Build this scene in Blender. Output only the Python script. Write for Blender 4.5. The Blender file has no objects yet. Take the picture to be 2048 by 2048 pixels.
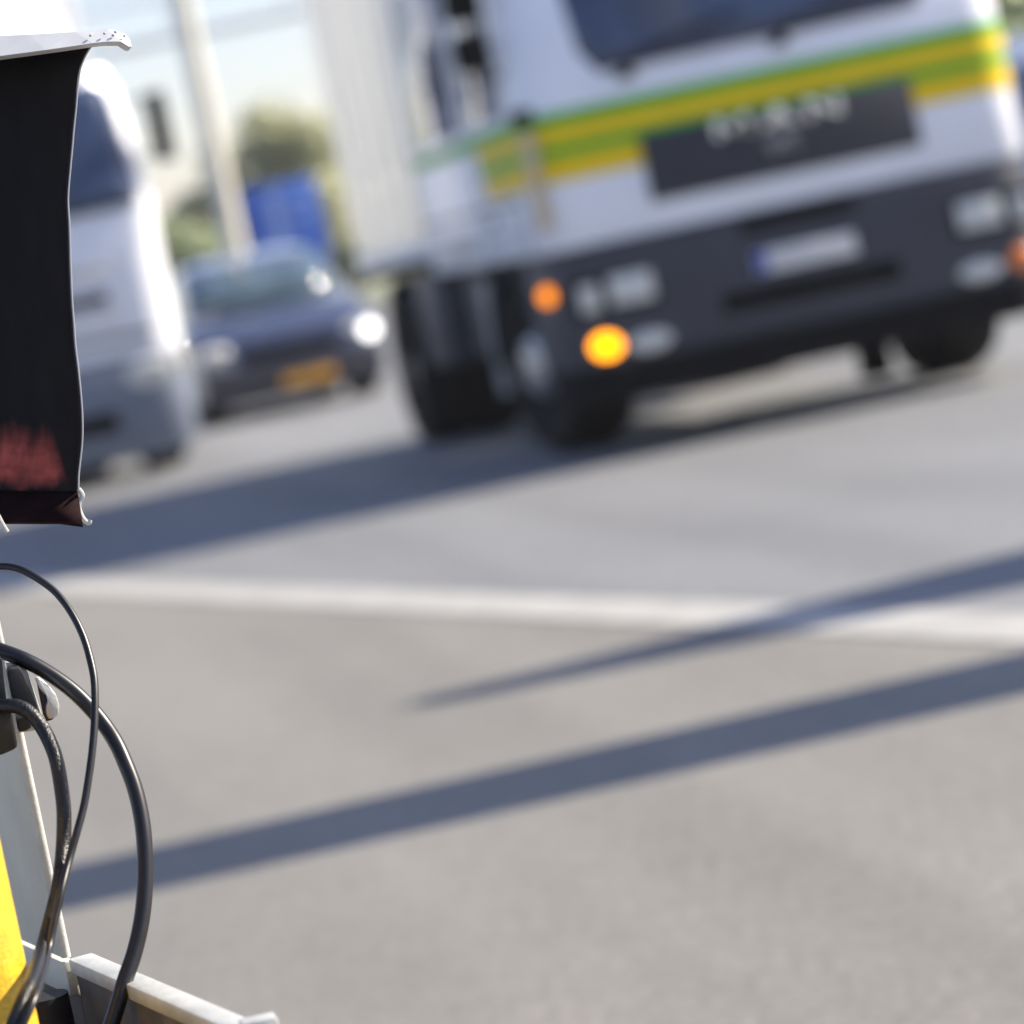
import bpy, bmesh, math, random
from mathutils import Vector, Matrix
R = math.radians
C = bpy.context.scene.collection
S = bpy.context.scene

# ------------------------------------------------------------------ camera
ROLL = R(12.0); CS, SN = math.cos(ROLL), math.sin(ROLL)
F = 6400.0                      # focal length in photo pixels (2048 wide)
U0, VH = -450.0, -679.0         # principal point in levelled picture axes
H = 1.22                        # eye height
FOCUS = 2.63
cam_d = bpy.data.cameras.new('camera'); cam = bpy.data.objects.new('camera', cam_d); C.objects.link(cam)
S.camera = cam
cam.matrix_world = Matrix(((CS, SN, 0, 0), (0, 0, -1, 0), (-SN, CS, 0, H), (0, 0, 0, 1)))
cam_d.sensor_width = 36.0; cam_d.lens = 36.0 * F / 2048
px0 = CS * U0 - SN * VH; py0 = -SN * U0 - CS * VH
cam_d.shift_x = (1024 - px0) / 2048; cam_d.shift_y = -(1024 - py0) / 2048
cam_d.clip_start = 0.05; cam_d.clip_end = 3000
cam_d.dof.use_dof = True; cam_d.dof.focus_distance = FOCUS; cam_d.dof.aperture_fstop = 4.4


def at(x, y, D):
    """point of the place seen at photo pixel x, y, at distance D along the view axis"""
    u = CS * x - SN * y; v = -SN * x - CS * y
    return Vector(((u - U0) / F * D, D, H + (v - VH) / F * D))


# ------------------------------------------------------------------ world, sun, exposure
EL, AZ = R(36), R(4)
w = bpy.data.worlds.new('World'); S.world = w; w.use_nodes = True
nt = w.node_tree; bg = nt.nodes['Background']
sky = nt.nodes.new('ShaderNodeTexSky'); sky.sky_type = 'NISHITA'; sky.sun_disc = False
sky.sun_elevation = EL; sky.sun_rotation = math.pi / 2 - AZ
sky.air_density = 1.1; sky.dust_density = 0.9; sky.ozone_density = 1.5
tint = nt.nodes.new('ShaderNodeVectorMath'); tint.operation = 'MULTIPLY'; tint.inputs[1].default_value = (1.04, 0.965, 1.08)   # cool daylight balance over the whole sky
nt.links.new(sky.outputs[0], tint.inputs[0]); nt.links.new(tint.outputs[0], bg.inputs[0]); bg.inputs[1].default_value = 0.08
sd = bpy.data.lights.new('sun', 'SUN'); sun = bpy.data.objects.new('sun', sd); C.objects.link(sun)
sd.energy = 4.3; sd.angle = R(0.5); sd.color = (1.0, 0.89, 0.72)
tosun = Vector((math.cos(EL) * math.cos(AZ), math.cos(EL) * math.sin(AZ), math.sin(EL)))
sun.rotation_euler = tosun.to_track_quat('Z', 'Y').to_euler()
vs = S.view_settings
vs.view_transform = 'Standard'; vs.look = 'None'; vs.gamma = 1; vs.use_curve_mapping = False
vs.exposure = 1.25
S.cycles.use_denoising = True


# ------------------------------------------------------------------ materials
def mat(name, col, rough=0.5, metal=0.0, vary=0.0, vscale=3.0, bump=0.0, bscale=60.0, spec=0.5, emit=None, es=0.0, coat=0.0, stretch=None):
    m = bpy.data.materials.new(name); m.use_nodes = True
    n = m.node_tree.nodes; l = m.node_tree.links; b = n['Principled BSDF']
    b.inputs['Base Color'].default_value = (*col, 1); b.inputs['Roughness'].default_value = rough
    b.inputs['Metallic'].default_value = metal; b.inputs['Specular IOR Level'].default_value = spec
    if coat:
        b.inputs['Coat Weight'].default_value = coat; b.inputs['Coat Roughness'].default_value = 0.04
    if emit:
        b.inputs['Emission Color'].default_value = (*emit, 1); b.inputs['Emission Strength'].default_value = es
    tc = None
    if vary or bump:
        tc = n.new('ShaderNodeTexCoord'); vec = tc.outputs['Object']
        if stretch:
            mp = n.new('ShaderNodeMapping'); mp.inputs['Scale'].default_value = stretch
            l.new(vec, mp.inputs[0]); vec = mp.outputs[0]
    if vary:
        t = n.new('ShaderNodeTexNoise'); t.inputs['Scale'].default_value = vscale; t.inputs['Detail'].default_value = 6
        l.new(vec, t.inputs['Vector'])
        r = n.new('ShaderNodeMapRange'); r.inputs['From Min'].default_value = 0.3; r.inputs['From Max'].default_value = 0.7
        r.inputs['To Min'].default_value = 1 - vary; r.inputs['To Max'].default_value = 1 + vary
        l.new(t.outputs['Fac'], r.inputs['Value'])
        x = n.new('ShaderNodeVectorMath'); x.operation = 'SCALE'; x.inputs[0].default_value = col
        l.new(r.outputs[0], x.inputs['Scale']); l.new(x.outputs[0], b.inputs['Base Color'])
    if bump:
        t2 = n.new('ShaderNodeTexNoise'); t2.inputs['Scale'].default_value = bscale; t2.inputs['Detail'].default_value = 4
        l.new(vec, t2.inputs['Vector'])
        bp = n.new('ShaderNodeBump'); bp.inputs['Strength'].default_value = bump; bp.inputs['Distance'].default_value = 0.01
        l.new(t2.outputs['Fac'], bp.inputs['Height']); l.new(bp.outputs[0], b.inputs['Normal'])
    return m


M = {}
M['white'] = mat('white_paint', (0.78, 0.81, 0.885), 0.38, vary=0.06, vscale=1.5, coat=0.2)
M['cab_grey'] = mat('cab_grey_paint', (0.50, 0.50, 0.50), 0.4, vary=0.06, vscale=2)
M['body'] = mat('tarpaulin', (0.76, 0.77, 0.76), 0.6, vary=0.06, vscale=1.2, bump=0.2, bscale=4)
def translucent(m, col, fac):
    """thin cloth that lets sunlight glow through"""
    n = m.node_tree.nodes; l = m.node_tree.links
    t = n.new('ShaderNodeBsdfTranslucent'); t.inputs[0].default_value = (*col, 1)
    x = n.new('ShaderNodeMixShader'); x.inputs[0].default_value = fac
    l.new(n['Principled BSDF'].outputs[0], x.inputs[1]); l.new(t.outputs[0], x.inputs[2]); l.new(x.outputs[0], n['Material Output'].inputs[0])


translucent(M['body'], (0.95, 0.95, 0.93), 0.62)


def gauze(m, fac):
    """open-weave cloth: part of the light passes straight through"""
    n = m.node_tree.nodes; l = m.node_tree.links
    src = n['Material Output'].inputs[0].links[0].from_socket
    t = n.new('ShaderNodeBsdfTransparent'); x = n.new('ShaderNodeMixShader'); x.inputs[0].default_value = fac
    l.new(src, x.inputs[1]); l.new(t.outputs[0], x.inputs[2]); l.new(x.outputs[0], n['Material Output'].inputs[0])


gauze(M['body'], 0.25)
M['green'] = mat('green_stripe', (0.075, 0.40, 0.02), 0.45, vary=0.06, spec=0.25)
M['yellow'] = mat('yellow_stripe', (0.80, 0.55, 0.004), 0.45, vary=0.06, spec=0.25)
M['plastic'] = mat('dark_plastic', (0.030, 0.034, 0.05), 0.55, vary=0.15, vscale=5)
M['black'] = mat('black_rubber', (0.008, 0.008, 0.009), 0.8, spec=0.08, vary=0.2, vscale=8)
M['tyre'] = mat('tyre_rubber', (0.009, 0.009, 0.0095), 0.85, spec=0.2, vary=0.25, vscale=9, bump=0.3)
M['slot'] = mat('grille_black', (0.004, 0.004, 0.0045), 0.8, spec=0.05)
M['grille'] = mat('grille_plastic', (0.028, 0.031, 0.047), 0.5)
M['dull_chrome'] = mat('dull_chrome', (0.22, 0.22, 0.24), 0.35, metal=1.0)
M['chrome'] = mat('chrome', (0.75, 0.76, 0.78), 0.22, metal=1.0)
M['rim'] = mat('wheel_rim', (0.55, 0.55, 0.56), 0.35, metal=0.9, vary=0.1)
M['glass'] = mat('dark_glass', (0.036, 0.056, 0.11), 0.04, spec=0.6, vary=0.25, vscale=1.6)
M['lamp_glass'] = mat('lamp_glass', (0.56, 0.57, 0.55), 0.12, vary=0.1, vscale=20, coat=1.0)
M['amber'] = mat('amber_lens', (0.75, 0.20, 0.03), 0.2, coat=0.5)
M['amber_lit'] = mat('amber_lamp_lit', (0.3, 0.09, 0.0), 0.5, spec=0.1, emit=(1.0, 0.32, 0.0), es=2.1)
M['marker_lit'] = mat('amber_marker_lit', (0.3, 0.08, 0.0), 0.5, spec=0.1, emit=(1.0, 0.27, 0.0), es=0.95)
M['head_lit'] = mat('headlamp_lit', (0.8, 0.8, 0.8), 0.2, emit=(1.0, 0.97, 0.92), es=1.5)
M['glint_white'] = mat('white_glint_glow', (0.8, 0.8, 0.78), 0.2, emit=(1.0, 0.93, 0.85), es=3.0)  # emission in place of a sun glint
M['plate'] = mat('plate_white', (0.62, 0.62, 0.62), 0.4, vary=0.1, vscale=25)
M['plate_blue'] = mat('plate_blue', (0.02, 0.05, 0.42), 0.4)
M['plate_orange'] = mat('plate_amber', (0.62, 0.30, 0.02), 0.4, vary=0.1, vscale=20)
M['car'] = mat('car_blue', (0.060, 0.075, 0.130), 0.25, metal=0.35, coat=1.0, vary=0.05)
M['car_roof'] = mat('car_roof_sky_sheen', (0.33, 0.37, 0.46), 0.25, metal=0.2, coat=1.0)  # reflected sky put into a paler roof colour
M['car_glass'] = mat('car_glass', (0.055, 0.085, 0.105), 0.05, spec=0.8, vary=0.5, vscale=3.5)
M['car_dark'] = mat('car_plastic', (0.022, 0.023, 0.035), 0.5)
M['van_bumper'] = mat('grey_bumper', (0.13, 0.16, 0.22), 0.5, vary=0.12, vscale=4)
M['cream'] = mat('cream_steel', (0.66, 0.63, 0.52), 0.5, vary=0.08, vscale=2)
M['tan'] = mat('tan_plastic', (0.58, 0.46, 0.30), 0.5)
M['pale_steel'] = mat('pale_steel', (0.80, 0.81, 0.80), 0.5, vary=0.08)
M['sign_blue'] = mat('sign_blue', (0.035, 0.13, 0.52), 0.4, vary=0.15, vscale=1.2)
M['sign_pale'] = mat('sign_pale', (0.33, 0.44, 0.70), 0.4)
M['bark'] = mat('bark', (0.10, 0.08, 0.06), 0.9, vary=0.3, vscale=6)
M['leaf_a'] = mat('leaf_olive', (0.27, 0.28, 0.18), 0.7, vary=0.3, vscale=0.6)
M['leaf_b'] = mat('leaf_dark', (0.20, 0.24, 0.15), 0.7, vary=0.3, vscale=0.6)
translucent(M['leaf_a'], (0.60, 0.62, 0.40), 0.55); translucent(M['leaf_b'], (0.50, 0.58, 0.38), 0.55)
M['hill'] = mat('hill_scrub', (0.26, 0.28, 0.19), 0.95, vary=0.4, vscale=0.06)
M['verge'] = mat('verge_grass', (0.18, 0.20, 0.12), 0.95, vary=0.3, vscale=0.4)
M['alu'] = mat('aluminium', (0.52, 0.53, 0.51), 0.42, metal=0.25, vary=0.16, vscale=35, bump=0.1, bscale=200)
M['post'] = mat('grey_post_paint', (0.58, 0.60, 0.55), 0.5, vary=0.09, vscale=14, bump=0.08, bscale=500)
M['tray'] = mat('tray_brown', (0.085, 0.068, 0.055), 0.7, vary=0.4, vscale=25)
M['yellow_tube'] = mat('yellow_tube', (0.72, 0.44, 0.025), 0.45, vary=0.22, vscale=45, bump=0.2, bscale=300)
M['lip'] = mat('hood_lip_paint', (0.60, 0.62, 0.64), 0.45, vary=0.06, vscale=60)
M['cable'] = mat('cable_rubber', (0.007, 0.007, 0.0095), 0.36, vary=0.3, vscale=120)
M['cable_worn'] = mat('cable_worn', (0.005, 0.005, 0.0062), 0.40, vary=0.9, vscale=260, bump=0.22, bscale=420)
M['bead'] = mat('hood_bead', (0.42, 0.43, 0.46), 0.35, metal=0.3)
M['plug'] = mat('plug_black', (0.013, 0.013, 0.014), 0.55)
M['galv'] = mat('column_steel', (0.45, 0.46, 0.46), 0.5)
M['blue_van'] = mat('blue_grey_paint', (0.22, 0.27, 0.40), 0.4, coat=0.5)


def hood_mat():
    m = bpy.data.materials.new('hood_black'); m.use_nodes = True
    n = m.node_tree.nodes; l = m.node_tree.links; b = n['Principled BSDF']
    b.inputs['Roughness'].default_value = 0.7; b.inputs['Specular IOR Level'].default_value = 0.15
    uv = n.new('ShaderNodeUVMap'); sp = n.new('ShaderNodeSeparateXYZ'); l.new(uv.outputs[0], sp.inputs[0])
    r, t = sp.outputs[0], sp.outputs[1]

    def mr(v, a, c, d=0.0, e=1.0):
        k = n.new('ShaderNodeMapRange'); k.inputs['From Min'].default_value = a; k.inputs['From Max'].default_value = c
        k.inputs['To Min'].default_value = d; k.inputs['To Max'].default_value = e; l.new(v, k.inputs['Value']); return k.outputs[0]

    def mth(op, a, c):
        k = n.new('ShaderNodeMath'); k.operation = op
        for i, q in enumerate((a, c)):
            if isinstance(q, (int, float)): k.inputs[i].default_value = q
            else: l.new(q, k.inputs[i])
        return k.outputs[0]
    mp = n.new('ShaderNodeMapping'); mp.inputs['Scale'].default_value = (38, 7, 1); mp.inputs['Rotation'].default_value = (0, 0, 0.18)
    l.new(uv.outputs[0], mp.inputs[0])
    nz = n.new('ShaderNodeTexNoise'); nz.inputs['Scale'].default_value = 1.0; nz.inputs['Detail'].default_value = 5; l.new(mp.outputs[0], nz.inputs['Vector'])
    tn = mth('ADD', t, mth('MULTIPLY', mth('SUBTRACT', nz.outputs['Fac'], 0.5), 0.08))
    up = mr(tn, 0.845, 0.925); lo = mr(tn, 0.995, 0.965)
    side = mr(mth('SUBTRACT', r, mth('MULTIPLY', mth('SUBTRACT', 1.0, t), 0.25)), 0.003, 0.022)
    red_glow = mth('MULTIPLY', mth('MULTIPLY', up, lo), side)
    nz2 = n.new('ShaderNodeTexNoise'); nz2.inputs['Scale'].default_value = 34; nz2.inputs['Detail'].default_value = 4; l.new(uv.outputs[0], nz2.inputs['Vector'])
    red_glow = mth('MULTIPLY', mth('MULTIPLY', red_glow, mr(nz.outputs['Fac'], 0.33, 0.60, 0.50, 1.0)), mr(nz2.outputs['Fac'], 0.32, 0.6, 0.62, 1.0))
    mx = n.new('ShaderNodeMix'); mx.data_type = 'RGBA'
    base = n.new('ShaderNodeMix'); base.data_type = 'RGBA'
    base.inputs['A'].default_value = (0.008, 0.0075, 0.008, 1); base.inputs['B'].default_value = (0.017, 0.0155, 0.0175, 1)
    l.new(nz.outputs['Fac'], base.inputs['Factor'])
    l.new(red_glow, mx.inputs['Factor']); l.new(base.outputs['Result'], mx.inputs['A']); mx.inputs['B'].default_value = (0.46, 0.095, 0.075, 1)  # red light reflected inside the hood, painted into the base colour
    l.new(mx.outputs['Result'], b.inputs['Base Color'])
    bp = n.new('ShaderNodeBump'); bp.inputs['Strength'].default_value = 0.5; bp.inputs['Distance'].default_value = 0.003
    l.new(nz.outputs['Fac'], bp.inputs['Height']); l.new(bp.outputs[0], b.inputs['Normal'])
    return m


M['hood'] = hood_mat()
M['hood_floor'] = mat('hood_floor_black', (0.016, 0.0075, 0.008), 0.8, spec=0.05, vary=0.4, vscale=60)  # base colour tinted with the same reflected red


def asphalt_mat(name, col):
    m = bpy.data.materials.new(name); m.use_nodes = True
    n = m.node_tree.nodes; l = m.node_tree.links; b = n['Principled BSDF']
    b.inputs['Roughness'].default_value = 0.75; b.inputs['Specular IOR Level'].default_value = 0.5
    tc = n.new('ShaderNodeTexCoord')

    def noise(scale, detail, sc=(1, 1, 1)):
        mp = n.new('ShaderNodeMapping'); mp.inputs['Scale'].default_value = sc; mp.inputs['Rotation'].default_value = (0, 0, 0.28)
        l.new(tc.outputs['Object'], mp.inputs[0])
        t = n.new('ShaderNodeTexNoise'); t.inputs['Scale'].default_value = scale; t.inputs['Detail'].default_value = detail
        l.new(mp.outputs[0], t.inputs['Vector']); return t.outputs['Fac']

    def mr(v, a, c, d, e):
        k = n.new('ShaderNodeMapRange'); k.inputs['From Min'].default_value = a; k.inputs['From Max'].default_value = c
        k.inputs['To Min'].default_value = d; k.inputs['To Max'].default_value = e; l.new(v, k.inputs['Value']); return k.outputs[0]

    def mul(a, c):
        k = n.new('ShaderNodeMath'); k.operation = 'MULTIPLY'; l.new(a, k.inputs[0]); l.new(c, k.inputs[1]); return k.outputs[0]
    fine = mr(noise(42, 4), 0.3, 0.7, 0.76, 1.24)
    mid = mr(noise(9.0, 5), 0.3, 0.7, 0.94, 1.06)
    big = mr(noise(0.8, 4, (1.0, 0.45, 1)), 0.3, 0.7, 0.90, 1.08)
    trk = mr(noise(1.1, 2, (1.6, 0.10, 1)), 0.40, 0.62, 1.05, 0.90)
    f = mul(mul(fine, mid), mul(big, trk))
    x = n.new('ShaderNodeVectorMath'); x.operation = 'SCALE'; x.inputs[0].default_value = col
    l.new(f, x.inputs['Scale']); l.new(x.outputs[0], b.inputs['Base Color'])
    bp = n.new('ShaderNodeBump'); bp.inputs['Strength'].default_value = 0.35; bp.inputs['Distance'].default_value = 0.004
    l.new(noise(120, 2), bp.inputs['Height']); l.new(bp.outputs[0], b.inputs['Normal'])
    return m


M['asphalt'] = asphalt_mat('asphalt', (0.183, 0.178, 0.163))
M['carriageway'] = asphalt_mat('carriageway_asphalt', (0.170, 0.177, 0.187))
M['line'] = mat('road_paint', (0.345, 0.345, 0.33), 0.7, vary=0.14, vscale=5)


# ------------------------------------------------------------------ mesh helpers
def new(): return bmesh.new()


def obj(name, bm, m, parent=None, smooth=True, auto=40):
    me = bpy.data.meshes.new(name)
    bmesh.ops.recalc_face_normals(bm, faces=bm.faces)
    bm.to_mesh(me); bm.free()
    o = bpy.data.objects.new(name, me); C.objects.link(o)
    me.materials.append(m)
    if smooth:
        me.polygons.foreach_set('use_smooth', [True] * len(me.polygons))
        me.set_sharp_from_angle(angle=R(auto))
    if parent: o.parent = parent
    return o


def box(bm, x0, x1, y0, y1, z0, z1, bev=0.0, seg=2):
    r = bmesh.ops.create_cube(bm, size=1)
    vs_ = r['verts']
    for v in vs_:
        v.co = Vector(((x0 + x1) / 2 + v.co.x * (x1 - x0), (y0 + y1) / 2 + v.co.y * (y1 - y0), (z0 + z1) / 2 + v.co.z * (z1 - z0)))
    if bev:
        ed = list({e for v in vs_ for e in v.link_edges})
        bmesh.ops.bevel(bm, geom=ed, offset=bev, segments=seg, profile=0.5, affect='EDGES')
    return bm


def cyl(bm, p0, p1, r0, r1=None, seg=16):
    if r1 is None: r1 = r0
    p0, p1 = Vector(p0), Vector(p1); d = p1 - p0
    mtx = Matrix.Translation((p0 + p1) / 2) @ d.to_track_quat('Z', 'Y').to_matrix().to_4x4()
    bmesh.ops.create_cone(bm, cap_ends=True, segments=seg, radius1=r0, radius2=r1, depth=d.length, matrix=mtx)
    return bm


def loft(bm, rings, cap=True):
    """closed rings of equal point count -> skin"""
    vr = [[bm.verts.new(p) for p in ring] for ring in rings]
    n = len(vr[0])
    for a, c in zip(vr, vr[1:]):
        for i in range(n):
            bm.faces.new((a[i], a[(i + 1) % n], c[(i + 1) % n], c[i]))
    if cap:
        bm.faces.new(vr[0]); bm.faces.new(vr[-1])
    return bm


def rrect(hw, y0, y1, r, z, n=6, rb=None):
    """rounded plan outline, front at y0"""
    rb = r if rb is None else rb
    pts = []
    for cx, cy, a0, rr in ((-hw + r, y0 + r, 180, r), (hw - r, y0 + r, 270, r), (hw - rb, y1 - rb, 0, rb), (-hw + rb, y1 - rb, 90, rb)):
        for k in range(n + 1):
            a = R(a0 + 90 * k / n); pts.append(Vector((cx + rr * math.cos(a), cy + rr * math.sin(a), z)))
    return pts


def band(bm, path, z0, z1, th):
    """upright solid strip along an open plan path, th = outward (left of travel) thickness"""
    outs = []
    for i, p in enumerate(path):
        a = path[max(i - 1, 0)]; c = path[min(i + 1, len(path) - 1)]
        t = Vector((c[0] - a[0], c[1] - a[1])).normalized(); nn = Vector((t.y, -t.x))
        outs.append((p[0] + nn.x * th, p[1] + nn.y * th))
    rows = []
    for p, q in zip(path, outs):
        rows.append([bm.verts.new((p[0], p[1], z0)), bm.verts.new((q[0], q[1], z0)), bm.verts.new((q[0], q[1], z1)), bm.verts.new((p[0], p[1], z1))])
    for a, c in zip(rows, rows[1:]):
        for i in range(4): bm.faces.new((a[i], a[(i + 1) % 4], c[(i + 1) % 4], c[i]))
    bm.faces.new(rows[0]); bm.faces.new(rows[-1][::-1])
    return bm


def prism(bm, poly, d):
    """poly: 3-D points (planar), d: extrusion vector"""
    a = [bm.verts.new(p) for p in poly]; c = [bm.verts.new(Vector(p) + Vector(d)) for p in poly]
    n = len(a)
    bm.faces.new(a); bm.faces.new(c[::-1])
    for i in range(n): bm.faces.new((a[i], c[i], c[(i + 1) % n], a[(i + 1) % n]))
    return bm


def catmull(pts, k=8):
    P = [Vector(p) for p in pts]; out = []
    for i in range(len(P) - 1):
        p0, p1, p2, p3 = P[max(i - 1, 0)], P[i], P[i + 1], P[min(i + 2, len(P) - 1)]
        for j in range(k):
            t = j / k
            out.append(0.5 * ((2 * p1) + (p2 - p0) * t + (2 * p0 - 5 * p1 + 4 * p2 - p3) * t * t + (3 * p1 - p0 - 3 * p2 + p3) * t ** 3))
    out.append(P[-1]); return out


def tube(bm, pts, r, seg=12):
    n = len(pts); prev = None; rings = []
    for i, p in enumerate(pts):
        t = (pts[min(i + 1, n - 1)] - pts[max(i - 1, 0)]).normalized()
        if prev is None:
            a = t.orthogonal().normalized()
        else:
            a = (prev - t * prev.dot(t)).normalized()
        prev = a; b = t.cross(a); rr = r[i] if isinstance(r, (list, tuple)) else r
        rings.append([p + (a * math.cos(2 * math.pi * k / seg) + b * math.sin(2 * math.pi * k / seg)) * rr for k in range(seg)])
    return loft(bm, rings)


def ball(bm, c, rx, ry, rz, seg=16):
    r = bmesh.ops.create_uvsphere(bm, u_segments=seg, v_segments=max(6, seg // 2), radius=1)
    for v in r['verts']: v.co = Vector((c[0] + v.co.x * rx, c[1] + v.co.y * ry, c[2] + v.co.z * rz))
    return bm


def thing(name, label, cat, loc=(0, 0, 0), rz=0.0, group=None):
    o = bpy.data.objects.new(name, None); C.objects.link(o); o.location = loc; o.rotation_euler = (0, 0, rz)
    o['label'] = label; o['category'] = cat
    if group: o['group'] = group
    o.empty_display_size = 0.2
    return o


def tag(o, label, cat, group=None):
    o['label'] = label; o['category'] = cat
    if group: o['group'] = group
    return o


def structure(o): o['kind'] = 'structure'; return o


# ------------------------------------------------------------------ setting
bm = new()
for a in (((-240, -40, 0), (380, -40, 0), (380, 330, 0), (-240, 330, 0)),): bm.faces.new([bm.verts.new(p) for p in a])
structure(obj('asphalt_ground', bm, M['asphalt'], smooth=False))

# painted line, running away from the camera
pa, pb = Vector((0.10, 18.7, 0.004)), Vector((3.72, 4.0, 0.004))
dr = (pb - pa).normalized(); nn = Vector((-dr.y, dr.x, 0)) * 0.145
pa2 = pa - dr * 40
far_l = pa - dr * 95; far_r = pb + dr * 30
bm = new(); bm.faces.new([bm.verts.new(p) for p in ((far_l.x, far_l.y, 0.002), (far_r.x, far_r.y, 0.002), (far_r.x + 45, far_r.y + 4, 0.002), (far_l.x + 45, far_l.y + 4, 0.002))])
structure(obj('carriageway', bm, M['carriageway'], smooth=False))
bm = new(); NSEG = 40
L_, Rr = [], []
for i in range(NSEG + 1):
    p = pa2.lerp(pb, i / NSEG); L_.append(bm.verts.new(p - nn)); Rr.append(bm.verts.new(p + nn))
for i in range(NSEG): bm.faces.new((L_[i], L_[i + 1], Rr[i + 1], Rr[i]))
structure(obj('road_line', bm, M['line'], smooth=False))

# verge and hills behind the yard
bm = new(); box(bm, -235, 375, 112, 328, -0.5, 0.12)
structure(obj('verge', bm, M['verge'], smooth=False))
random.seed(4)
bm = new(); NX, NY = 60, 12; g = []
for j in range(NY + 1):
    row = []
    for i in range(NX + 1):
        x = -232 + 604 * i / NX; y = 150 + 175 * j / NY
        k = math.sin(math.pi * j / NY)
        z = k * (6.5 + 3.0 * math.sin(x * 0.021 + 1.0) + 2 * math.sin(x * 0.055 + j * 0.6) + random.uniform(-0.8, 0.8)) - 0.5
        row.append(bm.verts.new((x, y, z)))
    g.append(row)
for j in range(NY):
    for i in range(NX): bm.faces.new((g[j][i], g[j][i + 1], g[j + 1][i + 1], g[j + 1][i]))
structure(obj('hills', bm, M['hill']))


# ------------------------------------------------------------------ wheels
def wheel_parts(parent, x, y, r, width, side, steer=0.0, dual=False, name='wheel', seg=28):
    """wheel with tyre as the part and rim, hub as sub-parts; side -1: outer face towards -x"""
    rot = Matrix.Translation((x, y, r)) @ Matrix.Rotation(steer, 4, 'Z')
    bm = new()
    for off in ((0, -side * (width + 0.04)) if dual else (0,)):
        prof = [(0.60 * r, 0.0), (0.72 * r, -0.03), (0.93 * r, -0.035), (r, 0.02), (r, width - 0.02), (0.93 * r, width + 0.035), (0.72 * r, width + 0.03), (0.60 * r, width)]
        rings = []
        for rad, wx in prof:
            xx = side * (-wx) + off
            rings.append([Vector((xx, rad * math.cos(2 * math.pi * k / seg), rad * math.sin(2 * math.pi * k / seg))) for k in range(seg)])
        loft(bm, rings)
    bmesh.ops.transform(bm, matrix=rot, verts=bm.verts)
    t = obj(name, bm, M['tyre'], parent)
    bm = new(); rings = []
    prof = ([(0.61, 0.005), (0.58, 0.02), (0.52, 0.07), (0.30, 0.07), (0.28, 0.0), (0.16, 0.0), (0.0001, -0.01)] if dual
            else [(0.61, 0.005), (0.58, 0.03), (0.50, 0.05), (0.36, 0.0), (0.30, -0.05), (0.16, -0.07), (0.0001, -0.075)])
    for rad, wx in prof:
        rings.append([Vector((-side * wx, rad * r * math.cos(2 * math.pi * k / seg), rad * r * math.sin(2 * math.pi * k / seg))) for k in range(seg)])
    loft(bm, rings, cap=False)
    bmesh.ops.transform(bm, matrix=rot, verts=bm.verts)
    obj('rim', bm, M['rim'], t)
    bm = new()
    for k in range(10):
        a = 2 * math.pi * k / 10; p = Vector((0, 0.22 * r * math.cos(a), 0.22 * r * math.sin(a)))
        cyl(bm, p + Vector((side * 0.03, 0, 0)), p + Vector((side * 0.085, 0, 0)), 0.016, seg=6)
    bmesh.ops.transform(bm, matrix=rot, verts=bm.verts)
    o = obj('wheel_nuts', bm, M['chrome'], t); o['kind'] = 'stuff'
    return t


# ------------------------------------------------------------------ the striped truck
TX, TY = 4.88, 16.3
trk = thing('truck', 'white lorry with green and yellow stripes and orange indicator lit on the right', 'truck', (TX, TY, 0))
HW = 1.27
CAB_L = 3.20


def cab_front_y(z):            # rake of the front face
    return 0.0 if z < 1.95 else (z - 1.95) * 0.20


secs = []
for z in (1.10, 1.13, 1.48, 1.79, 1.95, 2.3, 2.7, 2.95, 3.08, 3.12):
    hw = HW - max(0, z - 1.9) * 0.05; fr = cab_front_y(z); rr = 0.20
    if z == 1.10: hw -= 0.015; fr += 0.015
    if z >= 3.08: hw -= 0.06 if z == 3.08 else 0.16; fr += 0.06 if z == 3.08 else 0.18
    secs.append(rrect(hw, fr, CAB_L, rr, z, rb=0.06))
bm = new(); loft(bm, secs); obj('cab', bm, M['white'], trk)


def front_path(hw, y0, r, yl, yr, grow=0.0, n=8):
    """plan path from left side, round the front, to right side"""
    hw += grow; y0 -= grow; r += grow
    pts = [(-hw, yl)]
    for cx, a0 in ((-hw + r, 180), (hw - r, 270)):
        for k in range(n + 1):
            a = R(a0 + 90 * k / n); pts.append((cx + r * math.cos(a), y0 + r + r * math.sin(a)))
    pts.append((hw, yr)); return pts


for nm, mm, z0, z1 in (('green_stripe', 'green', 1.733, 1.803), ('yellow_stripe', 'yellow', 1.640, 1.732), ('green_stripe', 'green', 1.572, 1.639), ('yellow_stripe', 'yellow', 1.448, 1.571)):
    ye = 3.1 if z1 > 1.75 else 1.18 + (z0 - 1.48) * 0.3
    bm = new(); band(bm, front_path(HW, 0.0, 0.20, ye, ye, 0.001), z0, z1, 0.004); obj(nm, bm, M[mm], trk)

# grille: frame plate, slats, letters, emblem
bm = new(); box(bm, -0.70, 0.71, -0.020, 0.004, 1.25, 1.605, 0.012); gr = obj('grille', bm, M['grille'], trk)
for k in range(6):
    z = 1.272 + k * 0.054
    bm = new(); box(bm, -0.685, 0.685, -0.036, -0.021, z, z + 0.026, 0.006); obj('slat', bm, M['grille'], gr)


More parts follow.
